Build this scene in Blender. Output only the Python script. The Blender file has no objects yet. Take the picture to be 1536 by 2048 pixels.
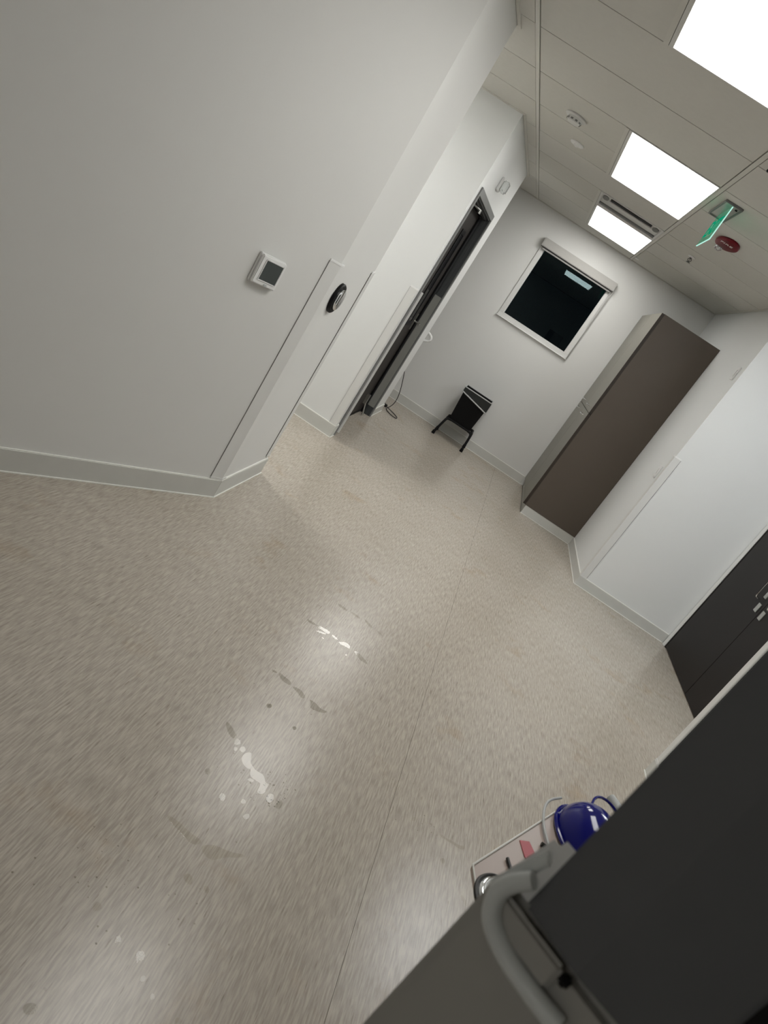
import bpy, bmesh, math, random
from mathutils import Vector, Matrix
random.seed(4)
C = bpy.context.scene.collection
S = bpy.context.scene
H = 1.59            # camera height
CE = 2.739          # ceiling height
F = 1420.0          # focal length in pixels of the 1536x2048 frame

# ---------------------------------------------------------------- camera
cd = bpy.data.cameras.new('camera'); cam = bpy.data.objects.new('camera', cd); C.objects.link(cam)
cd.sensor_fit = 'VERTICAL'; cd.sensor_height = 36.0; cd.lens = F/2048*36.0
cd.clip_start = 0.02; cd.clip_end = 60
yaw, pit, rol = -.03716891, .32129577, .58351372
B = Matrix(((1,0,0),(0,0,-1),(0,1,0)))
Rw = Matrix.Rotation(rol,3,'Z') @ Matrix.Rotation(pit,3,'X') @ B @ Matrix.Rotation(yaw,3,'Z')   # world -> (right, down, forward)
rt, dn, fw = Vector(Rw[0]), Vector(Rw[1]), Vector(Rw[2])
M = Matrix((rt, -dn, -fw)).transposed().to_4x4(); M.translation = (0,0,H)
cam.matrix_world = M
cd.dof.use_dof = True; cd.dof.focus_distance = 4.2; cd.dof.aperture_fstop = cd.lens/3.2
S.camera = cam

# ---------------------------------------------------------------- world, exposure, lamp strengths
w = bpy.data.worlds.new('world'); S.world = w; w.use_nodes = True
w.node_tree.nodes['Background'].inputs[0].default_value = (.0015,.002,.003,1)
w.node_tree.nodes['Background'].inputs[1].default_value = 1.0
S.view_settings.view_transform = 'Standard'; S.view_settings.look = 'None'
S.view_settings.gamma = 1.0; S.view_settings.use_curve_mapping = False
S.view_settings.exposure = 0.0
LAMP = 10.5          # radiance of the ceiling light diffusers
LAMP_ALCOVE = 27.0
LAMP_RECESS = 12.0
LAMP_REAR_FILL = 12.0

# ---------------------------------------------------------------- materials
def mat(name, col, rough=.5, metal=0, spec=.5, noise=0, nscale=30, bump=0, bscale=200, emis=None, estr=0, coat=0, alpha=None, trans=0, ior=1.45):
    m = bpy.data.materials.new(name); m.use_nodes = True
    nt = m.node_tree; b = nt.nodes['Principled BSDF']
    b.inputs['Base Color'].default_value = (*col,1); b.inputs['Roughness'].default_value = rough
    b.inputs['Metallic'].default_value = metal; b.inputs['Specular IOR Level'].default_value = spec
    b.inputs['Coat Weight'].default_value = coat; b.inputs['Transmission Weight'].default_value = trans; b.inputs['IOR'].default_value = ior
    if emis: b.inputs['Emission Color'].default_value = (*emis,1); b.inputs['Emission Strength'].default_value = estr
    tc = nt.nodes.new('ShaderNodeTexCoord')
    if noise:
        n = nt.nodes.new('ShaderNodeTexNoise'); n.inputs['Scale'].default_value = nscale; n.inputs['Detail'].default_value = 4
        nt.links.new(tc.outputs['Object'], n.inputs['Vector'])
        mx = nt.nodes.new('ShaderNodeMix'); mx.data_type = 'RGBA'
        mx.inputs[6].default_value = tuple(max(0,c*(1-noise)) for c in col)+(1,)
        mx.inputs[7].default_value = tuple(min(1,c*(1+noise)) for c in col)+(1,)
        nt.links.new(n.outputs['Fac'], mx.inputs[0]); nt.links.new(mx.outputs[2], b.inputs['Base Color'])
    if bump:
        n2 = nt.nodes.new('ShaderNodeTexNoise'); n2.inputs['Scale'].default_value = bscale; n2.inputs['Detail'].default_value = 3
        nt.links.new(tc.outputs['Object'], n2.inputs['Vector'])
        bp = nt.nodes.new('ShaderNodeBump'); bp.inputs['Strength'].default_value = bump; bp.inputs['Distance'].default_value = .002
        nt.links.new(n2.outputs['Fac'], bp.inputs['Height']); nt.links.new(bp.outputs['Normal'], b.inputs['Normal'])
    return m

WALL = mat('wall_paint', (.72,.72,.70), .6, noise=.015, nscale=3, bump=.06, bscale=350, spec=.3)
WALLB = mat('wall_paint_soft_white', (.78,.79,.78), .55, noise=.015, nscale=3, bump=.05, bscale=350, spec=.3)
BASE = mat('cove_base_vinyl', (.60,.60,.565), .5, noise=.04, nscale=12)
CAULK = mat('white_sealant', (.85,.85,.80), .5)
GUARD = mat('corner_guard_vinyl', (.71,.71,.69), .42, noise=.02, nscale=8)
SLOTG = mat('detector_slot_grey', (.22,.22,.21), .6)
DETECT = mat('detector_plastic', (.66,.66,.64), .5)
GAPG = mat('grey_gap_shade', (.16,.16,.155), .8)
DSTEEL = mat('dark_bronze_steel', (.10,.10,.09), .4, metal=.8)
JGUARD = mat('jamb_guard_vinyl', (.27,.27,.25), .45, noise=.02)
GUARDCAP = mat('corner_guard_cap', (.86,.86,.85), .35)
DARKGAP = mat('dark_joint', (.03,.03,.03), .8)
TILE = mat('mineral_ceiling_tile', (.66,.65,.61), .85, noise=.03, nscale=25, bump=.25, bscale=260, spec=.2)
TILE2 = mat('mineral_ceiling_tile_aged', (.64,.63,.585), .85, noise=.03, nscale=25, bump=.25, bscale=260, spec=.2)
TBAR = mat('painted_steel_grid', (.66,.65,.60), .5, noise=.02)
PLENUM = mat('plenum_black', (.012,.011,.010), .9, spec=.1)
FRAMEW = mat('white_painted_steel', (.68,.68,.66), .45, noise=.02)
STEELG = mat('grey_door_frame_paint', (.185,.19,.185), .45, noise=.04, nscale=10)
STEELD = mat('dark_door_frame_paint', (.06,.064,.066), .5, spec=.3, noise=.05, nscale=10)
DOORD = mat('dark_grey_door', (.040,.036,.033), .55, spec=.2, noise=.08, nscale=6)
BLACK = mat('black_plastic', (.005,.005,.0055), .5, spec=.18, noise=.1, nscale=40)
BLACKG = mat('black_gloss', (.01,.01,.011), .15)
CHROME = mat('chrome', (.75,.76,.76), .12, metal=1, noise=.03)
SATIN = mat('satin_steel', (.55,.55,.52), .32, metal=1, noise=.05)
WPLAST = mat('white_plastic', (.80,.80,.79), .35, noise=.01)
GLASSCLR = mat('clear_plastic', (.9,.92,.92), .08, trans=.85)
CABD = mat('brown_laminate_panel', (.100,.080,.064), .42, noise=.06, nscale=5, bump=.05, bscale=300)
CABL = mat('taupe_laminate_door', (.20,.19,.155), .38, noise=.04, nscale=6)
CABE = mat('edge_banding_brown', (.035,.026,.02), .4)
ESP = mat('espresso_laminate_door', (.012,.0095,.0085), .45, spec=.25, noise=.15, nscale=5)
SHADE = mat('shade_fabric_grey', (.42,.41,.39), .7, noise=.05, nscale=60)
RED = mat('red_alarm_plastic', (.15,.005,.012), .4, spec=.25, noise=.05)
SCREEN = mat('lcd_grey_screen', (.055,.065,.062), .25, noise=.05)
CHAR = mat('charcoal_plastic', (.088,.091,.096), .6, noise=.06, nscale=20, bump=.08, bscale=500)
GREYP = mat('grey_housing_plastic', (.30,.292,.27), .5, noise=.04, nscale=8)
GREYL = mat('pale_grey_plastic_lip', (.52,.54,.53), .45, noise=.04, nscale=8)
TRAY = mat('beige_tray_plastic', (.52,.43,.38), .4, noise=.04, nscale=10)
BLUE = mat('glossy_blue_plastic', (.0015,.003,.17), .10, noise=.05)
REDT = mat('red_tape', (.42,.02,.03), .4, noise=.1)
LINER = mat('frosted_bin_liner', (.50,.50,.50), .3, noise=.2, nscale=40, bump=.5, bscale=60)
CORDM = mat('black_rubber', (.012,.011,.010), .5)

def emit(name, col, s):
    m = bpy.data.materials.new(name); m.use_nodes = True; nt = m.node_tree
    for n in list(nt.nodes): nt.nodes.remove(n)
    o = nt.nodes.new('ShaderNodeOutputMaterial'); e = nt.nodes.new('ShaderNodeEmission')
    tc = nt.nodes.new('ShaderNodeTexCoord'); nz = nt.nodes.new('ShaderNodeTexNoise'); nz.inputs['Scale'].default_value = 1.5
    mr = nt.nodes.new('ShaderNodeMapRange'); mr.inputs[3].default_value = s*.92; mr.inputs[4].default_value = s*1.08
    e.inputs[0].default_value = (*col,1)
    nt.links.new(tc.outputs['Object'], nz.inputs['Vector']); nt.links.new(nz.outputs['Fac'], mr.inputs[0])
    nt.links.new(mr.outputs[0], e.inputs[1]); nt.links.new(e.outputs[0], o.inputs[0])
    return m
DIFF = emit('lit_diffuser', (1,.985,.95), LAMP)
DIFFA = emit('lit_diffuser_alcove', (1,.99,.96), LAMP_ALCOVE)
DIFFB = emit('rear_fill_diffuser', (1,.985,.95), LAMP_REAR_FILL)
DIFFR = emit('lit_diffuser_recess', (.95,.98,1), LAMP_RECESS)

def floor_mat():
    m = bpy.data.materials.new('streaked_sheet_vinyl'); m.use_nodes = True; nt = m.node_tree; L = nt.links.new
    b = nt.nodes['Principled BSDF']
    tc = nt.nodes.new('ShaderNodeTexCoord')
    def noise(sx, sy, sc, det=3, ro=.6, off=0):
        mp = nt.nodes.new('ShaderNodeMapping'); mp.inputs['Scale'].default_value = (sx,sy,1); mp.inputs['Location'].default_value = (off,off,0)
        n = nt.nodes.new('ShaderNodeTexNoise'); n.inputs['Scale'].default_value = sc; n.inputs['Detail'].default_value = det; n.inputs['Roughness'].default_value = ro
        L(tc.outputs['Object'], mp.inputs[0]); L(mp.outputs[0], n.inputs['Vector']); return n.outputs['Fac']
    def ramp(f, a, b_, c0, c1):
        r = nt.nodes.new('ShaderNodeValToRGB'); r.color_ramp.elements[0].position = a; r.color_ramp.elements[1].position = b_
        r.color_ramp.elements[0].color = (*c0,1); r.color_ramp.elements[1].color = (*c1,1); L(f, r.inputs[0]); return r.outputs[0]
    def mix(f, a, b_, bt='MIX'):
        x = nt.nodes.new('ShaderNodeMix'); x.data_type = 'RGBA'; x.blend_type = bt
        if isinstance(f, float): x.inputs[0].default_value = f
        else: L(f, x.inputs[0])
        L(a, x.inputs[6]); L(b_, x.inputs[7]); return x.outputs[2]
    st = noise(1, .07, 200, 3, .6)                       # fine streaks along the sheet
    base = ramp(st, .36, .64, (.346,.308,.264), (.498,.450,.388))
    st2 = noise(1, .08, 170, 2, .5, 7.3)                 # sparse dark flecks
    fl = ramp(st2, .66, .74, (1,1,1), (.66,.64,.62))
    c = mix(1.0, base, fl, 'MULTIPLY')
    st3 = noise(1, .08, 150, 2, .5, 3.1)
    lf = ramp(st3, .66, .76, (1,1,1), (1.18,1.17,1.16))
    c = mix(1.0, c, lf, 'MULTIPLY')
    bl = noise(1, 1, .9, 4, .6, 2.2)                    # broad wear and grime
    wr = ramp(bl, .35, .65, (.95,.94,.92), (1.03,1.03,1.03))
    c = mix(1.0, c, wr, 'MULTIPLY')
    sp = noise(1, 1, 2.7, 5, .65, 11)                   # brown smears
    sm = ramp(sp, .58, .74, (1,1,1), (.90,.82,.73))
    c = mix(1.0, c, sm, 'MULTIPLY')
    L(c, b.inputs['Base Color'])
    b.inputs['Roughness'].default_value = .26
    b.inputs['Specular IOR Level'].default_value = .42
    bp = nt.nodes.new('ShaderNodeBump'); bp.inputs['Strength'].default_value = .13; bp.inputs['Distance'].default_value = .001
    L(noise(1,.10,170,3,.6,1), bp.inputs['Height']); L(bp.outputs['Normal'], b.inputs['Normal'])
    return m
FLOOR = floor_mat()

def water_mat(name='water_film', tint=(.85,.845,.825)):
    m = bpy.data.materials.new(name); m.use_nodes = True; nt = m.node_tree; L = nt.links.new
    for n in list(nt.nodes): nt.nodes.remove(n)
    o = nt.nodes.new('ShaderNodeOutputMaterial'); mx = nt.nodes.new('ShaderNodeMixShader')
    t = nt.nodes.new('ShaderNodeBsdfTransparent'); t.inputs[0].default_value = (*tint,1)
    g = nt.nodes.new('ShaderNodeBsdfGlossy'); g.inputs['Roughness'].default_value = .015
    fr = nt.nodes.new('ShaderNodeFresnel'); fr.inputs['IOR'].default_value = 1.36
    tc = nt.nodes.new('ShaderNodeTexCoord'); nz = nt.nodes.new('ShaderNodeTexNoise'); nz.inputs['Scale'].default_value = 9
    mr = nt.nodes.new('ShaderNodeMapRange'); mr.inputs[3].default_value = .05; mr.inputs[4].default_value = .065
    L(tc.outputs['Object'], nz.inputs['Vector']); L(nz.outputs['Fac'], mr.inputs[0]); L(mr.outputs[0], g.inputs['Roughness'])
    ge = nt.nodes.new('ShaderNodeNewGeometry'); fm = nt.nodes.new('ShaderNodeMath'); fm.operation = 'SUBTRACT'; fm.use_clamp = True
    L(fr.outputs[0], fm.inputs[0]); L(ge.outputs['Backfacing'], fm.inputs[1])
    L(fm.outputs[0], mx.inputs[0]); L(t.outputs[0], mx.inputs[1]); L(g.outputs[0], mx.inputs[2]); L(mx.outputs[0], o.inputs[0])
    return m
WATER = water_mat()
WATER2 = water_mat('drying_water_film', (.92,.912,.89))

def pane_mat():
    m = bpy.data.materials.new('window_glass'); m.use_nodes = True; nt = m.node_tree; L = nt.links.new
    for n in list(nt.nodes): nt.nodes.remove(n)
    o = nt.nodes.new('ShaderNodeOutputMaterial'); mx = nt.nodes.new('ShaderNodeMixShader')
    t = nt.nodes.new('ShaderNodeBsdfTransparent'); t.inputs[0].default_value = (.55,.66,.68,1)
    g = nt.nodes.new('ShaderNodeBsdfGlossy'); g.inputs['Roughness'].default_value = .004; g.inputs[0].default_value = (.52,.64,.66,1)
    fr = nt.nodes.new('ShaderNodeFresnel'); fr.inputs['IOR'].default_value = 1.5
    L(fr.outputs[0], mx.inputs[0]); L(t.outputs[0], mx.inputs[1]); L(g.outputs[0], mx.inputs[2]); L(mx.outputs[0], o.inputs[0])
    return m
PANE = pane_mat()

def acrylic_mat():
    m = bpy.data.materials.new('green_edge_lit_acrylic'); m.use_nodes = True; nt = m.node_tree; L = nt.links.new
    for n in list(nt.nodes): nt.nodes.remove(n)
    o = nt.nodes.new('ShaderNodeOutputMaterial'); mx = nt.nodes.new('ShaderNodeMixShader'); ad = nt.nodes.new('ShaderNodeAddShader')
    t = nt.nodes.new('ShaderNodeBsdfTransparent'); t.inputs[0].default_value = (.42,.80,.62,1)
    g = nt.nodes.new('ShaderNodeBsdfGlossy'); g.inputs['Roughness'].default_value = .05
    fr = nt.nodes.new('ShaderNodeFresnel'); fr.inputs['IOR'].default_value = 1.49
    e = nt.nodes.new('ShaderNodeEmission'); e.inputs[0].default_value = (.10,.80,.45,1); e.inputs[1].default_value = .08
    L(fr.outputs[0], mx.inputs[0]); L(t.outputs[0], mx.inputs[1]); L(g.outputs[0], mx.inputs[2])
    L(mx.outputs[0], ad.inputs[0]); L(e.outputs[0], ad.inputs[1]); L(ad.outputs[0], o.inputs[0])
    return m
ACRYL = acrylic_mat()
EDGE = emit('lit_acrylic_edge', (.55,1,.85), .9)
GREENL = emit('exit_letter_green', (.0,.42,.22), .7)

# ---------------------------------------------------------------- mesh helpers
class MB:
    def __init__(s): s.v=[]; s.f=[]
    def raw(s, vs, fs):
        o=len(s.v); s.v+= [tuple(p) for p in vs]; s.f+= [tuple(i+o for i in f) for f in fs]; return s
    def box(s, x0,x1,y0,y1,z0,z1, mtx=None):
        vs=[(x,y,z) for z in (z0,z1) for y in (y0,y1) for x in (x0,x1)]
        if mtx: vs=[tuple(mtx@Vector(p)) for p in vs]
        return s.raw(vs,[(0,2,3,1),(4,5,7,6),(0,1,5,4),(2,6,7,3),(0,4,6,2),(1,3,7,5)])
    def prism(s, poly, z0, z1, mtx=None):          # poly counter-clockwise in xy
        n=len(poly); vs=[(x,y,z0) for x,y in poly]+[(x,y,z1) for x,y in poly]
        if mtx: vs=[tuple(mtx@Vector(p)) for p in vs]
        fs=[tuple(reversed(range(n))),tuple(range(n,2*n))]+[(i,(i+1)%n,n+(i+1)%n,n+i) for i in range(n)]
        return s.raw(vs,fs)
    def lathe(s, prof, n=24, mtx=None):            # prof (r,z)
        vs=[];fs=[]
        for r,z in prof:
            for k in range(n):
                a=2*math.pi*k/n; vs.append((r*math.cos(a),r*math.sin(a),z))
        for i in range(len(prof)-1):
            for k in range(n):
                fs.append((i*n+k,i*n+(k+1)%n,(i+1)*n+(k+1)%n,(i+1)*n+k))
        fs.append(tuple(reversed(range(n)))); fs.append(tuple(range((len(prof)-1)*n,len(prof)*n)))
        if mtx: vs=[tuple(mtx@Vector(p)) for p in vs]
        return s.raw(vs,fs)
    def tube(s, pts, r, n=8, closed=False, rs=None):
        P=[Vector(p) for p in pts]; N=len(P); vs=[]; fs=[]; up=None
        for i,p in enumerate(P):
            a=P[(i-1)%N] if (closed or i>0) else P[0]; b=P[(i+1)%N] if (closed or i<N-1) else P[-1]
            t=(b-a).normalized()
            if up is None: up=Vector((0,0,1)) if abs(t.z)<.9 else Vector((1,0,0))
            u=(up-t*up.dot(t)).normalized(); w_=t.cross(u); up=u
            rr=rs[i] if rs else r
            for k in range(n):
                an=2*math.pi*k/n; vs.append(tuple(p+u*(rr*math.cos(an))+w_*(rr*math.sin(an))))
        for i in range(N if closed else N-1):
            j=(i+1)%N
            for k in range(n): fs.append((i*n+k,i*n+(k+1)%n,j*n+(k+1)%n,j*n+k))
        if not closed: fs.append(tuple(reversed(range(n)))); fs.append(tuple((N-1)*n+k for k in range(n)))
        return s.raw(vs,fs)
def smoothpts(pts, it=2):
    P=[Vector(p) for p in pts]
    for _ in range(it):
        Q=[P[0]]
        for a,b in zip(P,P[1:]): Q+= [a*.75+b*.25, a*.25+b*.75]
        Q.append(P[-1]); P=Q
    return [tuple(p) for p in P]
def mk(name, mb, m, parent=None, bev=0, seg=2, smooth=False, loc=None):
    me=bpy.data.meshes.new(name); me.from_pydata(mb.v,[],mb.f)
    b=bmesh.new(); b.from_mesh(me); bmesh.ops.recalc_face_normals(b,faces=b.faces)
    if bev: bmesh.ops.bevel(b,geom=[e for e in b.edges if e.calc_face_angle(0)>.6],offset=bev,segments=seg,affect='EDGES',clamp_overlap=True)
    b.to_mesh(me); b.free()
    me.materials.append(m)
    if smooth:
        for p in me.polygons: p.use_smooth=True
        try: me.set_sharp_from_angle(angle=math.radians(40))
        except Exception: pass
    o=bpy.data.objects.new(name,me); C.objects.link(o)
    if parent: o.parent=parent; o.matrix_parent_inverse=parent.matrix_basis.inverted()
    return o
def tag(o,label=None,cat=None,group=None,kind=None):
    if label: o['label']=label
    if cat: o['category']=cat
    if group: o['group']=group
    if kind: o['kind']=kind
    return o
def thing(name,loc,label=None,cat=None,group=None,kind=None):
    o=bpy.data.objects.new(name,None); C.objects.link(o); o.location=loc; o.empty_display_size=.05
    return tag(o,label,cat,group,kind)
def struct(name,mb,m,parent=None,**k):
    o=mk(name,mb,m,parent,**k)
    if not parent: o['kind']='structure'
    return o
def rotm(loc, ax):       # local z axis -> ax
    z=Vector(ax).normalized(); q=Vector((0,0,1)).rotation_difference(z)
    return Matrix.Translation(loc)@q.to_matrix().to_4x4()
def text(name, body, size, m, parent, mtx, ext=.0006):
    cu=bpy.data.curves.new(name,'FONT'); cu.body=body; cu.size=size; cu.extrude=ext; cu.align_x='CENTER'; cu.align_y='CENTER'
    tmp=bpy.data.objects.new('tmp',cu); me=bpy.data.meshes.new_from_object(tmp); bpy.data.objects.remove(tmp); bpy.data.curves.remove(cu)
    me.transform(mtx); me.materials.clear(); me.materials.append(m)
    o=bpy.data.objects.new(name,me); C.objects.link(o); o.parent=parent; o.matrix_parent_inverse=parent.matrix_basis.inverted()
    return o
PUD=[
 [(-0.020,1.898),(-0.012,1.918),(0.002,1.931),(0.012,1.903),(0.013,1.891),(0.033,1.876),(0.051,1.872),(0.068,1.878),(0.083,1.865),(0.090,1.851),(0.101,1.855),(0.104,1.840),(0.103,1.827),(0.107,1.813),(0.097,1.797),(0.085,1.794),(0.079,1.805),(0.081,1.822),(0.077,1.837),(0.058,1.833),(0.040,1.834),(0.032,1.847),(0.030,1.862),(0.017,1.856),(-0.003,1.862),(-0.015,1.877)],
 [(-0.081,1.963),(-0.077,1.964),(-0.066,1.948),(-0.053,1.947),(-0.044,1.937),(-0.048,1.921),(-0.061,1.915),(-0.068,1.922),(-0.071,1.933),(-0.070,1.943)],
 [(-0.040,1.915),(-0.037,1.930),(-0.027,1.933),(-0.019,1.925),(-0.019,1.912),(-0.027,1.903),(-0.036,1.906)],
 [(-0.056,1.902),(-0.051,1.912),(-0.043,1.908),(-0.041,1.897),(-0.047,1.888),(-0.053,1.891)],
 [(0.114,1.808),(0.119,1.823),(0.131,1.831),(0.139,1.817),(0.141,1.803),(0.134,1.787),(0.123,1.787),(0.117,1.797)],
 [(-0.010,1.703),(-0.003,1.712),(0.007,1.712),(0.014,1.698),(0.013,1.686),(0.002,1.682),(-0.006,1.691)],
 [(0.054,1.729),(0.057,1.741),(0.068,1.740),(0.072,1.733),(0.066,1.720),(0.058,1.720)],
 [(-0.089,1.749),(-0.082,1.763),(-0.073,1.760),(-0.069,1.744),(-0.074,1.735),(-0.083,1.738)],
 [(-0.129,1.987),(-0.116,1.986),(-0.088,1.971),(-0.076,1.956),(-0.073,1.935),(-0.085,1.936),(-0.100,1.944),(-0.121,1.966)],
 [(0.034,1.818),(0.042,1.830),(0.057,1.832),(0.058,1.819),(0.043,1.813)],
 [(0.151,1.797),(0.158,1.830),(0.169,1.825),(0.173,1.802),(0.167,1.788),(0.157,1.787)],
 [(0.082,1.683),(0.090,1.701),(0.104,1.703),(0.102,1.683),(0.092,1.674)],
 [(-0.050,2.188),(-0.045,2.199),(-0.033,2.198),(-0.032,2.183),(-0.042,2.174)],
 [(0.072,2.164),(0.076,2.176),(0.085,2.173),(0.084,2.158),(0.077,2.155)],
 [(-0.083,2.870),(-0.073,2.893),(-0.057,2.891),(-0.040,2.894),(-0.023,2.898),(-0.007,2.892),(-0.010,2.871),(-0.024,2.865),(-0.036,2.867),(-0.052,2.866),(-0.067,2.864)],
 [(-0.072,2.833),(-0.057,2.846),(-0.034,2.859),(-0.019,2.863),(-0.025,2.846),(-0.045,2.835),(-0.063,2.830)],
 [(0.001,2.884),(0.015,2.890),(0.030,2.887),(0.039,2.876),(0.029,2.866),(0.012,2.870)],
 [(0.043,2.865),(0.056,2.875),(0.066,2.893),(0.083,2.901),(0.099,2.895),(0.105,2.880),(0.104,2.865),(0.086,2.866),(0.065,2.857),(0.051,2.858)],
 [(-0.132,2.870),(-0.113,2.881),(-0.089,2.882),(-0.080,2.874),(-0.090,2.864),(-0.116,2.859)],
 [(0.126,2.877),(0.138,2.889),(0.164,2.882),(0.207,2.856),(0.214,2.843),(0.195,2.841),(0.167,2.842),(0.140,2.857)],
 [(-0.032,2.810),(-0.024,2.820),(-0.013,2.816),(-0.019,2.805)],
 [(0.098,2.803),(0.105,2.816),(0.113,2.808),(0.108,2.795)],
 [(-0.062,3.178),(-0.048,3.186),(-0.022,3.187),(-0.000,3.178),(-0.001,3.160),(-0.023,3.162),(-0.046,3.160)],
 [(0.014,3.181),(0.031,3.196),(0.054,3.192),(0.076,3.189),(0.075,3.172),(0.056,3.169),(0.034,3.172)],
 [(0.091,3.206),(0.107,3.202),(0.131,3.191),(0.154,3.179),(0.148,3.161),(0.124,3.172),(0.105,3.180)],
 [(0.172,3.177),(0.186,3.180),(0.215,3.168),(0.214,3.154),(0.196,3.158),(0.181,3.164)],
 [(-0.085,2.391),(-0.079,2.403),(-0.059,2.395),(-0.042,2.395),(-0.022,2.389),(-0.021,2.369),(-0.039,2.363),(-0.057,2.365),(-0.071,2.371)],
 [(-0.013,2.373),(0.004,2.382),(0.026,2.385),(0.039,2.374),(0.054,2.364),(0.049,2.344),(0.034,2.346),(0.016,2.359),(-0.003,2.365)],
 [(0.068,2.365),(0.083,2.369),(0.104,2.368),(0.117,2.358),(0.137,2.359),(0.157,2.368),(0.148,2.346),(0.127,2.331),(0.108,2.327),(0.088,2.319),(0.085,2.349)],
 [(-0.117,2.387),(-0.103,2.395),(-0.088,2.390),(-0.097,2.381),(-0.110,2.378)],
 [(-0.054,2.190),(-0.047,2.203),(-0.035,2.204),(-0.031,2.188),(-0.037,2.170),(-0.048,2.174)],
 [(0.069,2.166),(0.075,2.177),(0.087,2.173),(0.086,2.159),(0.077,2.154)],
 [(0.036,1.166),(0.042,1.175),(0.053,1.179),(0.061,1.169),(0.061,1.159),(0.053,1.153),(0.053,1.144),(0.044,1.155)],
 [(-0.021,1.169),(-0.016,1.176),(-0.007,1.173),(-0.003,1.164),(-0.011,1.159),(-0.014,1.152),(-0.017,1.161)],
 [(0.074,1.126),(0.078,1.135),(0.089,1.133),(0.088,1.123),(0.081,1.117)],
 [(0.112,1.108),(0.117,1.115),(0.125,1.111),(0.126,1.103),(0.119,1.099)],
 [(-0.092,0.945),(-0.091,0.954),(-0.082,0.962),(-0.072,0.964),(-0.066,0.958),(-0.066,0.945),(-0.079,0.938),(-0.086,0.940)],
 [(-0.083,0.996),(-0.079,0.999),(-0.073,0.997),(-0.074,0.992),(-0.080,0.992)],
 [(0.708,2.139),(0.719,2.146),(0.739,2.144),(0.764,2.150),(0.791,2.151),(0.816,2.167),(0.816,2.149),(0.798,2.134),(0.780,2.137),(0.761,2.135),(0.741,2.134),(0.721,2.132)],
 [(0.731,2.035),(0.739,2.046),(0.751,2.040),(0.748,2.021),(0.737,2.018)],
 [(0.825,1.939),(0.830,1.948),(0.848,1.936),(0.852,1.920),(0.843,1.915)],
 [(0.596,2.129),(0.607,2.142),(0.614,2.129),(0.601,2.111)],
 [(-0.099,1.530),(-0.063,1.534),(-0.019,1.524),(0.026,1.526),(0.022,1.505),(-0.002,1.494),(-0.040,1.507),(-0.083,1.516)],
 [(0.027,1.509),(0.057,1.539),(0.106,1.548),(0.148,1.573),(0.142,1.554),(0.097,1.522),(0.077,1.488),(0.044,1.492)],
 [(0.030,1.400),(0.042,1.418),(0.058,1.411),(0.064,1.391),(0.048,1.387)],
 [(-0.108,1.203),(-0.102,1.213),(-0.087,1.209),(-0.084,1.197),(-0.097,1.184)],
 [(0.090,1.408),(0.099,1.419),(0.113,1.409),(0.108,1.394)],
 [(0.185,1.097),(0.190,1.104),(0.201,1.105),(0.203,1.097),(0.191,1.089)],
]
# ================================================================ STRUCTURE
TH=math.radians(58.95); dv=Vector((math.cos(TH),math.sin(TH),0)); nn=Vector((dv.y,-dv.x,0))
P0=Vector((-.93,3.38,0))
XL=-.93; YA=4.05; YB=5.59; YE=7.62; YBK=8.613; XR=1.515; YF=6.10; XD=2.45; XN=1.83; YN=3.60

fl=struct('floor', MB().box(-4.2,2.7,-3.2,8.8,-.08,-.006), PLENUM)
for a,b in ((-4.2,-3.4905),(-3.4895,-1.4905),(-1.4895,.5100),(.5112,2.5095),(2.5105,2.7)):
    mk('vinyl_sheet', MB().box(a,b,-3.2,8.8,-.006,0), FLOOR, fl)

def wpoly(name, poly, m=WALL, z0=0, z1=CE): return struct(name, MB().prism(poly,z0,z1), m)
Q=P0-dv*6.6; Qo=Q-nn*.12; 
wpoly('wall_left',[(P0.x,P0.y),(XL,YA),(-4.0,YA),(-4.0,YA-.12),(XL-.12,YA-.12),(XL-.12,P0.y+.06),(Qo.x,Qo.y),(Q.x,Q.y)])
mb=MB().box(-4.0,XL-.14,YB,YB+.12,0,CE).box(XL-.14,XL,YB,5.73,0,CE).box(XL-.14,XL,5.73,7.07,2.17,CE).box(XL-.14,XL,7.07,YE,0,CE).box(-4.0,XL-.14,YE-.12,YE,0,CE)
struct('wall_middle', mb, WALLB)
mb=MB().box(-4.0,-.44,YBK,YBK+.14,0,CE).box(.40,XR,YBK,YBK+.14,0,CE).box(-.44,.40,YBK,YBK+.14,0,1.545).box(-.44,.40,YBK,YBK+.14,2.365,CE)
struct('wall_back', mb, WALL)
struct('wall_right', MB().box(XR,XR+.12,YF+.12,YBK+.14,0,CE).box(XR,XD+.12,YF,YF+.12,0,CE), WALLB)
struct('wall_recess', MB().box(XD,XD+.12,YN-.12,YF,2.35,CE).box(XD,XD+.12,YN-.12,4.30,0,2.35).box(XD,XD+.12,6.04,YF,0,2.35), WALLB)
struct('wall_near_right', MB().box(XN,XN+.12,-3.1,YN,0,CE).box(XN+.12,XD,YN-.12,YN,0,CE), WALLB)
struct('wall_rear', MB().box(Q.x-.4,XN+.12,-3.12,-3.0,0,CE), WALL)
struct('wall_far_left', MB().box(-4.12,-4.0,YA-.12,YBK+.14,0,CE), WALL)

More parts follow.
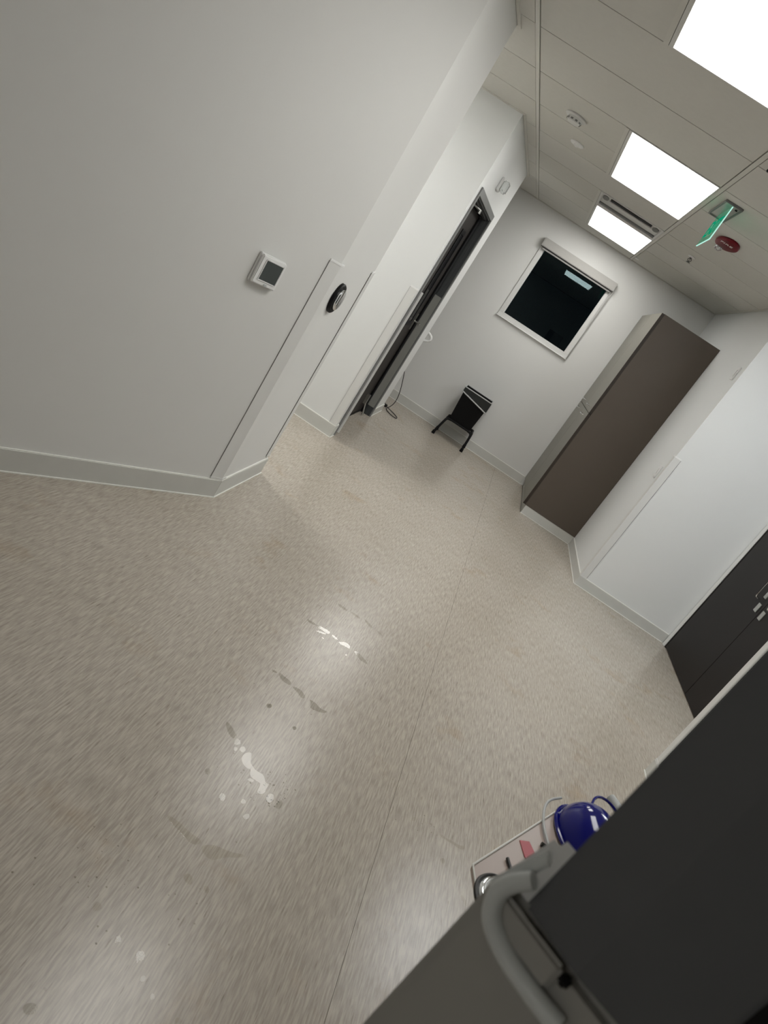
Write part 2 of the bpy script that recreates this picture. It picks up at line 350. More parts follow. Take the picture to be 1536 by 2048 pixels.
# ---- ceiling: tiles, grid bars
ce=struct('ceiling', MB().box(-6,2.9,-3.3,8.9,CE+.03,CE+.12), PLENUM)
def left_of_angle(x,y): return (Vector((x,y,0))-P0).dot(nn)<-.14
ybs=[3.908+.61*k for k in range(-12,9)]
xbs=[-4.47,-3.25,-2.03,-.81,.41,1.63,2.85]
lights=[(-.20,2.08),(-.20,4.518),(-.20,6.958)]
def occupied(x0,x1,y0,y1):
    cx,cy=(x0+x1)/2,(y0+y1)/2
    if -.20<cx<.41 and (2.08<cy<3.30 or 4.518<cy<5.73 or 6.35<cy<8.178): return True
    if -2.64<cx<-2.03 and 4.518<cy<5.128: return True
    if 1.63<cx<2.24 and 3.908<cy<5.128: return True
    if -2.64<cx<-2.03 and -2.802<cy<-1.582: return True
    return False
meshcache={}
def tile(x0,x1,y0,y1,mm):
    y1=min(y1,YBK-.004); g=.0042; gx=.0125
    w,l=x1-x0,y1-y0; key=(round(w,3),round(l,3),mm.name)
    if key not in meshcache:
        o=mk('ceiling_tile', MB().box(-w/2+g,w/2-g,-l/2+g,l/2-g,0,.018), mm, ce); meshcache[key]=o.data
    else:
        o=bpy.data.objects.new('ceiling_tile',meshcache[key]); C.objects.link(o); o.parent=ce
    o.location=((x0+x1)/2,(y0+y1)/2,CE+random.uniform(-.0005,.0008))
for i in range(len(xbs)-1):
    for k in range(len(ybs)-1):
        y0,y1=ybs[k],ybs[k+1]
        if y0>YBK-.02 or y0<-3.1: continue
        X0,X1=xbs[i]+.012,xbs[i+1]-.012
        if left_of_angle(X1,y0) and y0<YA-.2: continue
        if X0<-4.0: X0=-3.99
        if X1>2.57: X1=2.56
        segs=[(X0,X1)]
        if xbs[i]==-.81 and occupied(-.2,.41,y0,y1): segs=[(X0,-.212)]
        if xbs[i]==-3.25 and occupied(-2.64,-2.03,y0,y1): segs=[(X0,-2.652)]
        if xbs[i]==1.63 and occupied(1.63,2.24,y0,y1): segs=[(2.252,X1)]
        for a,b in segs: tile(a,b,y0,y1,random.choice((TILE,TILE2)))
for x in xbs[1:-1]:
    mk('grid_bar', MB().box(x-.0115,x+.0115,-3,YBK-.002,CE-.0035,CE+.02), TBAR, ce)
def cross(x,y0,y1): mk('grid_bar', MB().box(x-.0115,x+.0115,y0,y1,CE-.0035,CE+.02), TBAR, ce)
cross(-.212,2.08,3.30); cross(-.212,4.518,5.738); cross(-.212,6.348,8.178); cross(-2.652,4.518,5.128); cross(-2.652,-2.802,-1.582); cross(2.252,3.908,5.128)
def angle(x0,x1,y0,y1): mk('wall_angle_trim', MB().box(x0,x1,y0,y1,CE-.007,CE-.0006), TBAR, ce)
angle(XL+.003,XL+.024,P0.y,YA+.024); angle(-3.99,XL+.003,YA+.003,YA+.024)
angle(-3.99,XL+.003,YB-.024,YB-.003); angle(XL+.003,XL+.024,YB-.024,YE+.02)
angle(-3.9,XR-.024,YBK-.020,YBK-.003); angle(XR-.022,XR-.003,YF-.022,YBK-.02); angle(XR,XD,YF-.022,YF-.003)
m4=Matrix.Translation(P0)@Matrix.Rotation(TH,4,'Z')
mk('wall_angle_trim', MB().box(-6,0,-.024,-.003,CE-.007,CE-.0006,m4), TBAR, ce)

# ---- baseboards with sealant lines
def baseb(name, a, b, out, h=.105, t=.010, ext=0):
    a=Vector((*a,0)); b=Vector((*b,0)); d=(b-a).normalized(); o=Vector((*out,0)).normalized()
    m=Matrix((( d.x,o.x,0,a.x),(d.y,o.y,0,a.y),(0,0,1,0),(0,0,0,1)))
    Ln=(b-a).length
    ob=struct(name, MB().box(-ext,Ln+ext,0,t,0.0005,h,m), BASE)
    mk('sealant_line', MB().box(-ext-.003,Ln+ext+.003,t*.2,t+.005,0.0002,.0055,m), CAULK, ob)
    mk('sealant_line', MB().box(-ext,Ln+ext,0,t*.6,h,h+.005,m), CAULK, ob)
    return ob
baseb('baseboard_left',(Q.x,Q.y),(P0.x,P0.y),(nn.x,nn.y),ext=.004)
baseb('baseboard_left_return',(XL,P0.y),(XL,YA),(1,0),ext=.004)
baseb('baseboard_alcove',(-3.99,YB),(XL,YB),(0,-1),ext=.006)
baseb('baseboard_alcove_near',(-3.99,YA),(XL,YA),(0,1))
baseb('baseboard_middle',(XL,YB),(XL,5.70),(1,0))
baseb('baseboard_middle_far',(XL,7.10),(XL,YE),(1,0),h=.08)
baseb('baseboard_back',(-3.99,YBK),(.872,YBK),(0,-1))
baseb('baseboard_right',(XR,YF),(XR,7.26),(-1,0),ext=.006,h=.09)
baseb('baseboard_right_front',(XR,YF),(XD-.03,YF),(0,-1),ext=.006,h=.09)
baseb('baseboard_near_right',(XN,-2.9),(XN,YN),(-1,0),ext=.004,h=.09)

# ---- corner guards
def guard(name,label,corner,d1,d2,w1,w2,z0=.112,z1=1.352,t=.005,gm=DARKGAP):
    """angle profile: flange w1 runs from the corner along d1 (standing off by n1), flange w2 along d2"""
    c=Vector((*corner,0)); d1=Vector((*d1,0)).normalized(); d2=Vector((*d2,0)).normalized()
    # outward normals: n1 for the flange along d1 is perpendicular to d1, pointing away from d2
    n1=(-(d2-d1*d2.dot(d1))).normalized(); n2=(-(d1-d2*d1.dot(d2))).normalized()
    o=thing(name,(corner[0],corner[1],z0),label,'corner guard','vinyl corner guards on the wall edges')
    k=(n1+n2); k=k/(k.dot(n1))
    def prof(w1,w2,t,e=0):
        pts=[c+d1*w1+n1*.0004, c+d1*w1+n1*t, c+k*t, c+d2*w2+n2*t, c+d2*w2+n2*.0004, c+k*.0004]
        pts=[(p.x,p.y) for p in pts]
        A=sum(pts[i][0]*pts[(i+1)%6][1]-pts[(i+1)%6][0]*pts[i][1] for i in range(6))
        return pts if A>0 else pts[::-1]
    mk('cover', MB().prism(prof(w1-.0015,w2-.0015,t),z0+.012,z1-.012), GUARD, o)
    mk('gap_shadow_strip', MB().prism(prof(w1+(.0012 if gm is DARKGAP else .0004),w2+.0006,t*.55),z0+.010,z1-.010), gm, o)  # strip coloured dark to draw the gap shadow along the flange edge
    mk('end_cap', MB().prism(prof(w1,w2,t+.0022),z1-.012,z1), GUARDCAP, o, bev=.0015)
    mk('end_cap', MB().prism(prof(w1,w2,t+.0022),z0,z0+.012), GUARD, o, bev=.0015)
    return o
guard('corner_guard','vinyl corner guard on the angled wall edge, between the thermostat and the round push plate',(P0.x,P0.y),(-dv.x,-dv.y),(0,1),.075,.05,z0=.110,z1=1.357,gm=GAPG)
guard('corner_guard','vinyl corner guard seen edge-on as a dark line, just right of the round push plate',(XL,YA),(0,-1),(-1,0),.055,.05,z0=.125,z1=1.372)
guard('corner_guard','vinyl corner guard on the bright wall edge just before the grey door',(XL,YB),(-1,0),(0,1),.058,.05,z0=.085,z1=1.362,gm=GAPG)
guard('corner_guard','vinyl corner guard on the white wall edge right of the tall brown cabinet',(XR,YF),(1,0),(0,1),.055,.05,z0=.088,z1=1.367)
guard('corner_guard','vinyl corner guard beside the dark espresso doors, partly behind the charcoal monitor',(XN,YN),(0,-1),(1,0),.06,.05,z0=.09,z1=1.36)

# ================================================================ DOOR IN LEFT WALL (door_1)
d1=thing('door_1',(XL,6.4,0),kind='structure')
mb=MB()   # casing on the wall face + jambs + rebate stops
mb.box(XL+.0005,XL+.014,5.695,5.745,0,2.215).box(XL+.0005,XL+.014,7.055,7.105,0,2.215).box(XL+.0005,XL+.014,5.745,7.055,2.160,2.215)
fr=mk('door_casing',mb,STEELG,d1,bev=.002,seg=1)
mb=MB().box(XL-.135,XL+.0004,5.731,5.748,0,2.16).box(XL-.135,XL+.0004,7.052,7.069,0,2.16).box(XL-.135,XL+.0004,5.748,7.052,2.150,2.169)
mk('door_jamb',mb,STEELD,d1)
mb=MB().box(XL-.06,XL-.028,5.748,5.760,.0,2.15).box(XL-.06,XL-.028,7.040,7.052,.0,2.15).box(XL-.06,XL-.028,5.76,7.04,2.138,2.15)
mk('door_stop',mb,STEELD,d1)
lf=mk('door_leaf',MB().box(XL-.145,XL-.100,5.752,7.046,.012,2.136),DOORD,d1,bev=.002,seg=1)
mk('door_sweep',MB().box(XL-.0995,XL-.094,5.77,7.03,.004,.022),BLACK,lf)
mb=MB().box(XL-.0995,XL-.092,6.58,6.62,1.0,1.95).box(XL-.0995,XL-.092,6.78,6.82,1.0,1.95).box(XL-.0995,XL-.092,6.62,6.78,1.0,1.04).box(XL-.0995,XL-.092,6.62,6.78,1.91,1.95)
mk('vision_panel_frame',mb,BLACK,lf)
mk('vision_panel',MB().box(XL-.099,XL-.096,6.621,6.779,1.041,1.909),BLACKG,lf)
mb=MB().box(XL-.0995,XL-.093,6.93,6.985,.95,1.12)
mk('lock_plate',mb,SATIN,lf,bev=.002)
mb=MB().tube(smoothpts([(XL-.095,6.955,1.045),(XL-.035,6.955,1.045),(XL-.030,6.94,1.045),(XL-.030,6.84,1.04)],2),.008)
mk('lever_handle',mb,SATIN,lf,smooth=True)
mb=MB().box(XL-.099,XL-.055,5.85,6.12,2.06,2.12)
cl=mk('door_closer',mb,SATIN,lf,bev=.004)
mk('closer_arm',MB().tube([(XL-.07,6.10,2.125),(XL-.02,6.35,2.128),(XL-.05,6.62,2.132)],.009).tube([(XL-.02,6.35,2.10),(XL-.02,6.35,2.134)],.016,10),SATIN,d1,smooth=True)
mb=MB().box(XL-.0995,XL-.07,6.86,6.92,.12,.22).tube([(XL-.075,6.89,.13),(XL-.045,6.89,.03)],.008).tube([(XL-.045,6.89,.03),(XL-.043,6.89,.012)],.014,10)
mk('kick_down_stop',mb,SATIN,lf)
mk('jamb_guard',MB().box(XL-.060,XL+.032,5.7455,5.7535,.03,1.352),GUARD,d1,bev=.002)
mk('gap_shade_strip',MB().box(XL-.0990,XL-.083,7.028,7.0395,.0,2.13),BLACK,d1)  # black strip standing in for the shaded gap between leaf and jamb
mk('jamb_guard',MB().box(XL-.072,XL-.001,7.036,7.0515,.10,1.352),JGUARD,d1,bev=.003)

# ================================================================ WINDOW (window_1)
wn=thing('window_1',(0,YBK,1.5),kind='structure')
mb=MB().box(-.492,-.440,YBK-.014,YBK-.0005,1.545,2.36).box(.400,.452,YBK-.014,YBK-.0005,1.545,2.36).box(-.492,.452,YBK-.014,YBK-.0005,1.500,1.5445)
mk('window_casing',mb,FRAMEW,wn,bev=.002,seg=1)
mb=MB().box(-.4399,-.432,YBK,YBK+.09,1.546,2.364).box(.392,.3999,YBK,YBK+.09,1.546,2.364).box(-.432,.392,YBK,YBK+.09,1.546,1.553).box(-.432,.392,YBK,YBK+.09,2.356,2.364)
mk('window_reveal',mb,FRAMEW,wn)
mk('window_sill',MB().box(-.50,.46,YBK-.030,YBK-.0005,1.490,1.4995),GUARDCAP,wn,bev=.002,seg=1)
mk('glass_pane',MB().box(-.4315,.3915,YBK+.006,YBK+.012,1.5535,2.3555),PANE,wn)
tr=mk('side_track',MB().box(.4535,.462,YBK-.022,YBK-.001,1.51,2.36),SATIN,wn)
bl=thing('roller_shade',(0,YBK-.05,2.36),'grey roller shade cassette mounted above the dark window','shade')
mk('cassette',MB().box(-.492,.448,YBK-.075,YBK-.0152,2.362,2.456),SHADE,bl,bev=.005)
mk('shade_slot',MB().box(-.478,.434,YBK-.066,YBK-.022,2.3555,2.3615),DARKGAP,bl)
mk('hem_bar',MB().box(-.462,.420,YBK-.052,YBK-.030,2.335,2.352),SHADE,bl,bev=.003)
for x in (-.4945,.4485): mk('end_cap',MB().box(x,x+.003,YBK-.075,YBK-.0152,2.36,2.458),FRAMEW,bl)
mk('pull_chain',MB().tube([(.436,YBK-.035,2.36),(.438,YBK-.034,2.2),(.437,YBK-.035,2.02),(.440,YBK-.035,1.9)],.0018,6),SATIN,bl)

# ================================================================ DARK DOUBLE DOORS (door_2)
d2=thing('door_2',(XD,5.17,0),kind='structure')
mk('bullnose_trim',MB().tube([(XD-.006,6.055,0.001),(XD-.006,6.055,2.36)],.024,16),FRAMEW,d2,smooth=True)
mk('door_frame',MB().box(XD-.012,XD+.03,6.015,6.032,0,2.345).box(XD-.012,XD+.03,4.302,4.315,0,2.345).box(XD-.012,XD+.03,4.315,6.015,2.325,2.345),ESP,d2)
la=mk('door_leaf',MB().box(XD-.010,XD+.03,5.176,6.011,.010,2.322),ESP,d2,bev=.002,seg=1)
lb=mk('door_leaf',MB().box(XD-.010,XD+.03,4.319,5.170,.010,2.322),ESP,d2,bev=.002,seg=1)
mk('latch_plate',MB().box(XD-.0165,XD-.0105,5.215,5.270,.80,.870),SATIN,la,bev=.002)
mk('latch_plate',MB().box(XD-.0165,XD-.0105,5.235,5.285,.915,.965),SATIN,la,bev=.002)
mk('latch_plate',MB().box(XD-.0165,XD-.0105,5.085,5.140,.785,.855),SATIN,lb,bev=.002)
mk('pull_handle',MB().tube(smoothpts([(XD-.012,5.305,.885),(XD-.045,5.305,.885),(XD-.052,5.305,.905),(XD-.052,5.305,1.03),(XD-.045,5.305,1.05),(XD-.012,5.305,1.05)],2),.0055),CHROME,la,smooth=True)
mk('pull_handle',MB().tube(smoothpts([(XD-.012,5.04,.885),(XD-.045,5.04,.885),(XD-.052,5.04,.905),(XD-.052,5.04,1.03),(XD-.045,5.04,1.05),(XD-.012,5.04,1.05)],2),.0055),CHROME,lb,smooth=True)

# ================================================================ CEILING LIGHTS
def ceiling_light(x0,y0,w,l,m,label):
    o=thing('ceiling_light',(x0+w/2,y0+l/2,CE),label,'ceiling light','recessed ceiling lights')
    x1,y1=x0+w,y0+l; f=.020
    mb=MB().box(x0,x0+f,y0,y1,CE-.004,CE+.02).box(x1-f*.4,x1,y0,y1,CE-.004,CE+.02).box(x0+f,x1-f*.4,y0,y0+f*.5,CE-.004,CE+.02).box(x0+f,x1-f*.4,y1-f*.5,y1,CE-.004,CE+.02)
    mk('frame',mb,FRAMEW,o)
    mk('diffuser',MB().box(x0+f,x1-f*.4,y0+f*.5,y1-f*.5,CE+.001,CE+.010),m,o)
    mk('housing',MB().box(x0+.01,x1-.01,y0+.01,y1-.01,CE+.0205,CE+.0295),FRAMEW,o)
ceiling_light(-.198,2.084,.595,1.210,DIFF,'lit ceiling panel cut by the top right corner of the picture, nearest of all')
ceiling_light(-.198,4.522,.595,1.210,DIFF,'lit ceiling panel in the middle, beside the green exit sign')
ceiling_light(-.198,6.962,.595,1.210,DIFF,'lit ceiling panel farthest back, touching the air diffuser and near the back wall')
ceiling_light(-2.638,4.522,.595,.602,DIFFA,'square lit ceiling panel hidden in the left side passage')
ceiling_light(1.645,3.912,.595,1.210,DIFFR,'lit ceiling panel in front of the espresso doors, outside the view')

ceiling_light(-2.638,-2.798,.595,1.210,DIFFB,'added fill ceiling panel behind the photographer on the left, outside the view')  # unseen panel, added to brighten the dark foreground monitor

# ---- air diffuser in front of far light
o=thing('air_diffuser',(.1,6.653,CE),'grey slot air diffuser in the ceiling against the farthest light panel','air vent')
x0,x1,y0,y1=-.198,.397,6.352,6.954
mk('face_frame',MB().box(x0,x0+.02,y0,y1,CE-.004,CE+.02).box(x1-.02,x1,y0,y1,CE-.004,CE+.02).box(x0+.02,x1-.02,y0,y0+.02,CE-.004,CE+.02).box(x0+.02,x1-.02,y1-.09,y1,CE-.006,CE+.02),FRAMEW,o)
mk('back_pan',MB().box(x0+.02,x1-.02,y0+.02,y1-.09,CE+.012,CE+.024),FRAMEW,o)
mk('slot',MB().box(x0+.10,x1-.10,y0+.125,y0+.185,CE+.004,CE+.0119),DARKGAP,o)
mk('deflector_blade',MB().box(x0+.09,x1-.09,y0+.187,y0+.33,CE-.004,CE+.004),FRAMEW,o,bev=.003)
mk('trim_band',MB().box(x0+.02,x1-.02,y1-.15,y1-.0905,CE+.001,CE+.0119),STEELG,o)
for xx in (x0+.055,x1-.055):
    mk('end_scoop',MB().lathe([(.036,CE+.0119),(.036,CE+.006),(.0,CE+.006)],16,Matrix.Translation((xx,y0+.20,0))@Matrix.Diagonal((.8,2.2,1,1))),SLOTG,o)

# ---- exit sign
o=thing('exit_sign',(.53,4.85,CE),'green edge-lit acrylic exit sign hanging from a grey ceiling plate','exit sign')
mb=MB().box(.472,.482,4.632,5.072,CE-.014,CE-.0015).box(.576,.586,4.632,5.072,CE-.014,CE-.0015).box(.482,.576,4.632,4.642,CE-.014,CE-.0015).box(.482,.576,5.062,5.072,CE-.014,CE-.0015)
mk('plate_rim',mb,STEELG,o)
mk('ceiling_plate',MB().box(.482,.576,4.642,5.062,CE-.009,CE-.0015),SATIN,o)
mk('acrylic_blade',MB().box(.527,.532,4.675,5.035,2.532,CE-.0095),ACRYL,o)
mk('lit_edge',MB().box(.5262,.5328,4.6715,4.6748,2.530,CE-.0095).box(.5262,.5328,4.6748,5.035,2.5290,2.5318),EDGE,o)
text('lettering','EXIT',.15,GREENL,o,Matrix.Translation((.5262,4.86,2.625))@Matrix(((0,0,-1,0),(-1,0,0,0),(0,1,0,0),(0,0,0,1))))
mk('sensor_lens',MB().lathe([(.008,0),(.008,-.004),(0,-.004)],12,Matrix.Translation((.56,4.70,CE-.009))),BLACK,o)

# ---- fire alarm
o=thing('fire_alarm',(.742,5.53,CE),'dark red oval ceiling fire alarm lettered FIRE with clear strobe','fire alarm')
T=Matrix.Translation((.742,5.50,CE-.0008))@Matrix.Diagonal((.084,.155,1,1))
mk('alarm_body',MB().lathe([(.96,0),(1,-.010),(.97,-.022),(.80,-.028),(0,-.028)],36,T),RED,o,smooth=True)
mk('strobe_lens',MB().lathe([(.028,-.0288),(.028,-.045),(.020,-.055),(0,-.057)],20,Matrix.Translation((.718,5.60,CE))),GLASSCLR,o,smooth=True)
mk('strobe_reflector',MB().box(.700,.736,5.586,5.614,CE-.034,CE-.0290),CHROME,o)
text('lettering','FIRE',.052,WPLAST,o,Matrix.Translation((.728,5.43,CE-.0295))@Matrix(((1,0,0,0),(0,-1,0,0),(0,0,-1,0),(0,0,0,1))))

# ---- smoke detectors, sprinklers
def lathe_thing(name,label,cat,x,y,parts,group=None):
    o=thing(name,(x,y,CE),label,cat,group)
    for pn,pr,m in parts: mk(pn,MB().lathe([(r,-z) for r,z in pr],28,Matrix.Translation((x,y,CE-.0008))),m,o,smooth=True)
    return o
o=lathe_thing('smoke_detector','white round smoke detector on the ceiling, left of the middle light','detector',-.528,4.90,
  [('detector_base',[(.070,0),(.072,.008),(.066,.012),(0,.012)],DETECT),('sensing_chamber',[(.046,.0125),(.048,.020),(.040,.038),(.030,.042),(0,.042)],DETECT)])
mb=MB()
for k in range(10):
    a=2*math.pi*k/10; mb.box(.0485,.050,-.008,.008,-.034,-.024,Matrix.Translation((-.528,4.90,CE))@Matrix.Rotation(a,4,'Z'))
mk('vent_slots',mb,SLOTG,o)
lathe_thing('ceiling_sensor','small flat white ceiling sensor between the smoke detector and the air diffuser','sensor',-.486,5.46,
  [('sensor_base',[(.052,0),(.052,.006),(.046,.010),(0,.010)],WPLAST),('sensor_dome',[(.020,.0105),(.019,.016),(.010,.022),(0,.023)],WPLAST)])
def sprinkler(x,y,label):
    o=thing('sprinkler',(x,y,CE),label,'sprinkler','ceiling sprinklers')
    T=Matrix.Translation((x,y,CE-.0008))
    mk('escutcheon',MB().lathe([(.034,0),(.033,-.004),(.016,-.010),(0,-.010)],20,T),WPLAST,o,smooth=True)
    mk('frame_arms',MB().tube([(x-.004,y,CE-.01),(x-.016,y,CE-.03),(x-.003,y,CE-.048)],.0035,6).tube([(x+.004,y,CE-.01),(x+.016,y,CE-.03),(x+.003,y,CE-.048)],.0035,6).lathe([(.006,-.01),(.006,-.02),(.0025,-.022),(.0025,-.048),(0,-.048)],10,T),DSTEEL,o)
    mk('deflector',MB().lathe([(.018,-.0485),(.018,-.0515),(0,-.0515)],16,T),DSTEEL,o)
sprinkler(.716,6.60,'pendent sprinkler head on the ceiling beyond the red fire alarm')
lathe_thing('concealed_sprinkler','tiny white concealed sprinkler cap on the ceiling near the back wall','sprinkler',.445,8.28,[('cover_plate',[(.030,0),(.030,.004),(.022,.008),(0,.008)],WPLAST)])
o=thing('ceiling_hook',(.47,3.87,CE),'small black ceiling clip at the right picture edge beside a grid bar','hook')
mk('clip_body',MB().box(.463,.483,3.848,3.868,CE-.014,CE-.001),BLACK,o,bev=.003)

# ================================================================ WALL DEVICES
# strobe on the wall above the door's far end
o=thing('wall_strobe',(XL,6.45,2.30),'white wall strobe with clear lens high on the wall beyond the grey door frame top','strobe light')
mk('back_plate',MB().box(XL+.0006,XL+.022,6.33,6.46,2.325,2.435),WPLAST,o,bev=.004)
mk('clear_lens',MB().box(XL+.0225,XL+.078,6.35,6.44,2.33,2.425),GLASSCLR,o,bev=.010)
mk('flash_tube',MB().tube([(XL+.045,6.37,2.35),(XL+.045,6.42,2.35)],.006,8),CHROME,o)
# thermostat on the angled wall
mt=Matrix(((dv.x,nn.x,0,P0.x),(dv.y,nn.y,0,P0.y),(0,0,1,0),(0,0,0,1)))    # local x along wall, y out, z up
def onw(*b): return MB().box(*b,mt)
o=thing('thermostat',(P0.x-dv.x*.36,P0.y-dv.y*.36,1.18),'white square wall thermostat with grey screen on the angled wall','thermostat')
mk('wall_plate',onw(-.437,-.291,.0006,.012,1.112,1.246),WPLAST,o,bev=.003)
mk('housing',onw(-.432,-.296,.0122,.030,1.116,1.243),WPLAST,o,bev=.004)
mk('screen',onw(-.406,-.312,.0302,.0312,1.140,1.226),SCREEN,o)
mb=onw(-.411,-.406,.0302,.033,1.135,1.231); mb.box(-.312,-.307,.0302,.033,1.135,1.231,mt).box(-.406,-.312,.0302,.033,1.135,1.140,mt).box(-.406,-.312,.0302,.033,1.226,1.231,mt)
mk('bezel',mb,WPLAST,o,bev=.0012)
mk('button',onw(-.368,-.350,.0302,.0335,1.120,1.129),GREYL,o,bev=.001)
# round push plate
o=thing('push_plate',(XL,3.584,1.19),'round chrome door push plate with black rim on the left wall','push plate')
T=rotm((XL+.0006,3.584,1.19),(1,0,0))
mk('rim',MB().lathe([(.080,0),(.080,.012),(.074,.018),(.060,.018),(.060,.010),(0,.010)],40,T),BLACK,o,smooth=True)
mk('plate',MB().lathe([(.057,.0105),(.057,.026),(.050,.031),(.020,.033),(0,.033)],40,T),CHROME,o,smooth=True)
# plates on the right wall
for z,lb in ((1.178,'lower white switch plate on the right wall beside the tall cabinet'),(2.145,'upper white switch plate high on the right wall')):
    o=thing('switch_plate',(XR,6.25,z),lb,'switch','white switch plates on the right wall')
    mk('plate',MB().box(XR-.010,XR-.0006,6.205,6.285,z-.058,z+.058),WPLAST,o,bev=.003)
    mk('rocker',MB().box(XR-.016,XR-.0102,6.23,6.26,z-.03,z+.03),WPLAST,o,bev=.002)
# handrail bracket beyond the wall end
o=thing('handrail_loop',(XL,YE,.93),'small white looped handrail end behind the wall end beside the grey door','handrail')
mk('rail_loop',MB().tube(smoothpts([(-1.02,YE+.02,.975),(-.905,YE+.05,.965),(-.868,YE+.055,.915),(-.915,YE+.05,.875),(-1.02,YE+.02,.865)],2),.014,10),WPLAST,o,smooth=True)
mk('mount',MB().box(-1.06,-1.00,YE+.0006,YE+.035,.84,1.0),WPLAST,o,bev=.004)

# ================================================================ TALL CABINET
o=thing('tall_cabinet',(1.19,7.93,0),'tall storage cabinet with brown side panel and taupe doors against the right wall','cabinet')
cx0,cx1,cy0,cy1=.905,1.5142,7.270,8.598
mk('side_panel',MB().box(cx0-.001,cx1,cy0,cy0+.019,.098,2.330),CABD,o,bev=.001,seg=1)
mk('carcass',MB().box(cx0,cx1,cy0+.0192,cy1,.10,2.329),CABL,o)
mk('toe_kick',MB().box(cx0+.010,cx1,cy0+.006,cy1,.0006,.0975),BASE,o)
mk('edge_band',MB().box(cx0-.005,cx0-.0012,cy0,cy0+.019,.098,2.330),CABE,o)
ym=(cy0+cy1)/2; zg=1.206
for (a,b) in ((cy0+.003,ym-.0015),(ym+.0015,cy1-.002)):
    for (c_,d_) in ((.100,zg-.003),(zg+.003,2.328)):
        if a<ym-.01: mk('edge_band',MB().box(cx0-.030,cx0-.0055,cy0+.0002,cy0+.0028,c_,d_),CABE,o)
        dd=mk('cabinet_door',MB().box(cx0-.030,cx0-.0055,a,b,c_,d_),CABL,o,bev=.0015,seg=1)
        yc=(a+b)/2; z=(zg-.055) if c_<1 else (zg+.055); xx=cx0-.030
        mk('door_pull',MB().tube(smoothpts([(xx+.001,yc-.075,z),(xx-.022,yc-.072,z),(xx-.030,yc-.055,z),(xx-.030,yc+.055,z),(xx-.022,yc+.072,z),(xx+.001,yc+.075,z)],2),.0062,8),CHROME,dd,smooth=True)
b=mk('sealant_line',MB().box(cx0+.004,cx1,cy0+.001,cy0+.006,.0004,.0045),CAULK,o)

# ================================================================ WASTE BIN ON STAND
o=thing('waste_bin',(-.14,8.33,0),'black waste bin with frosted liner folded over its rim, on a black legged stand','waste bin')
def frust(x0,x1,y0,y1,z0, X0,X1,Y0,Y1,z1):
    return MB().raw([(x0,y0,z0),(x1,y0,z0),(x1,y1,z0),(x0,y1,z0),(X0,Y0,z1),(X1,Y0,z1),(X1,Y1,z1),(X0,Y1,z1)],[(3,2,1,0),(0,1,5,4),(1,2,6,5),(2,3,7,6),(3,0,4,7)])
bd=frust(-.275,.005,8.27,8.46,.232,-.310,.035,8.235,8.50,.648)
mk('bin_body',bd,BLACK,o,smooth=False)
mk('bin_inner',frust(-.265,-.005,8.28,8.45,.245,-.302,.027,8.243,8.492,.646),BLACK,o)
# liner: band hanging over the rim, lower at right front
def loop(z_l,z_r,g,zb):
    out=[]
    pts=[]
    X0,X1,Y0,Y1=-.313-g,.038+g,8.232-g,8.503+g
    n=14
    for i in range(n): pts.append((X0+(X1-X0)*i/n,Y0))
    for i in range(5): pts.append((X1,Y0+(Y1-Y0)*i/5))
    for i in range(n): pts.append((X1-(X1-X0)*i/n,Y1))
    for i in range(5): pts.append((X0,Y1-(Y1-Y0)*i/5))
    res=[]
    for i,(x,y) in enumerate(pts):
        f=(x-X0)/(X1-X0); front=1-(y-Y0)/(Y1-Y0)
        z=zb if zb is not None else (z_l+(z_r-z_l)*f)*front+.615*(1-front)
        res.append((x+.002*math.sin(i*2.3),y+.002*math.cos(i*1.7),z))
    return res
top=[(x,y,.651) for x,y,z in loop(0,0,.003,.65)]; bot=loop(.592,.520,.004,None); inn=[(x*.985-.002,8.367+(y-8.367)*.93,.60) for x,y,z in top]
bot2=[(x,y-.001,z-.016) for x,y,z in bot]
n=len(top)
mb=MB().raw(inn+top+bot,[(i,(i+1)%n,n+(i+1)%n,n+i) for i in range(n)]+[(n+i,n+(i+1)%n,2*n+(i+1)%n,2*n+i) for i in range(n)])
def film():
    m=mat('liner_film',(.022,.025,.025),.3,noise=.3,nscale=30,bump=.4,bscale=50); return m
mk('bin_liner',mb,film(),o,smooth=True)
mk('liner_hem',MB().tube(bot,.0075,8,closed=True),LINER,o,smooth=True)
mk('liner_rim',MB().tube(top,.006,8,closed=True),LINER,o,smooth=True)
st=MB()
mk('stand_rail',MB().tube([(-.300,8.255,.238),(.040,8.255,.238)],.013,8).tube([(-.300,8.47,.238),(.040,8.47,.238)],.013,8).tube([(-.300,8.255,.238),(-.300,8.47,.238)],.012,8).tube([(.040,8.255,.238),(.040,8.47,.238)],.012,8),BLACK,o,smooth=True)
for x,sx in ((-.295,-1),(.035,1)):
    for y,sy in ((8.255,-1),(8.47,1)):
        fx=-.340 if sx<0 else .052; fy=8.20 if sy<0 else 8.52
        lg=mk('leg',MB().tube(smoothpts([(x-.05*sx,y,.238),(x,y+.0*sy,.232),(x+sx*.012,y+.02*sy,.19),(fx,fy,.022)],2),.0155,8),BLACK,o,smooth=True)
        mk('rubber_foot',MB().lathe([(.020,.0005),(.021,.004),(.0175,.042),(0,.042)],14,Matrix.Translation((fx,fy,0))),BLACK,lg)

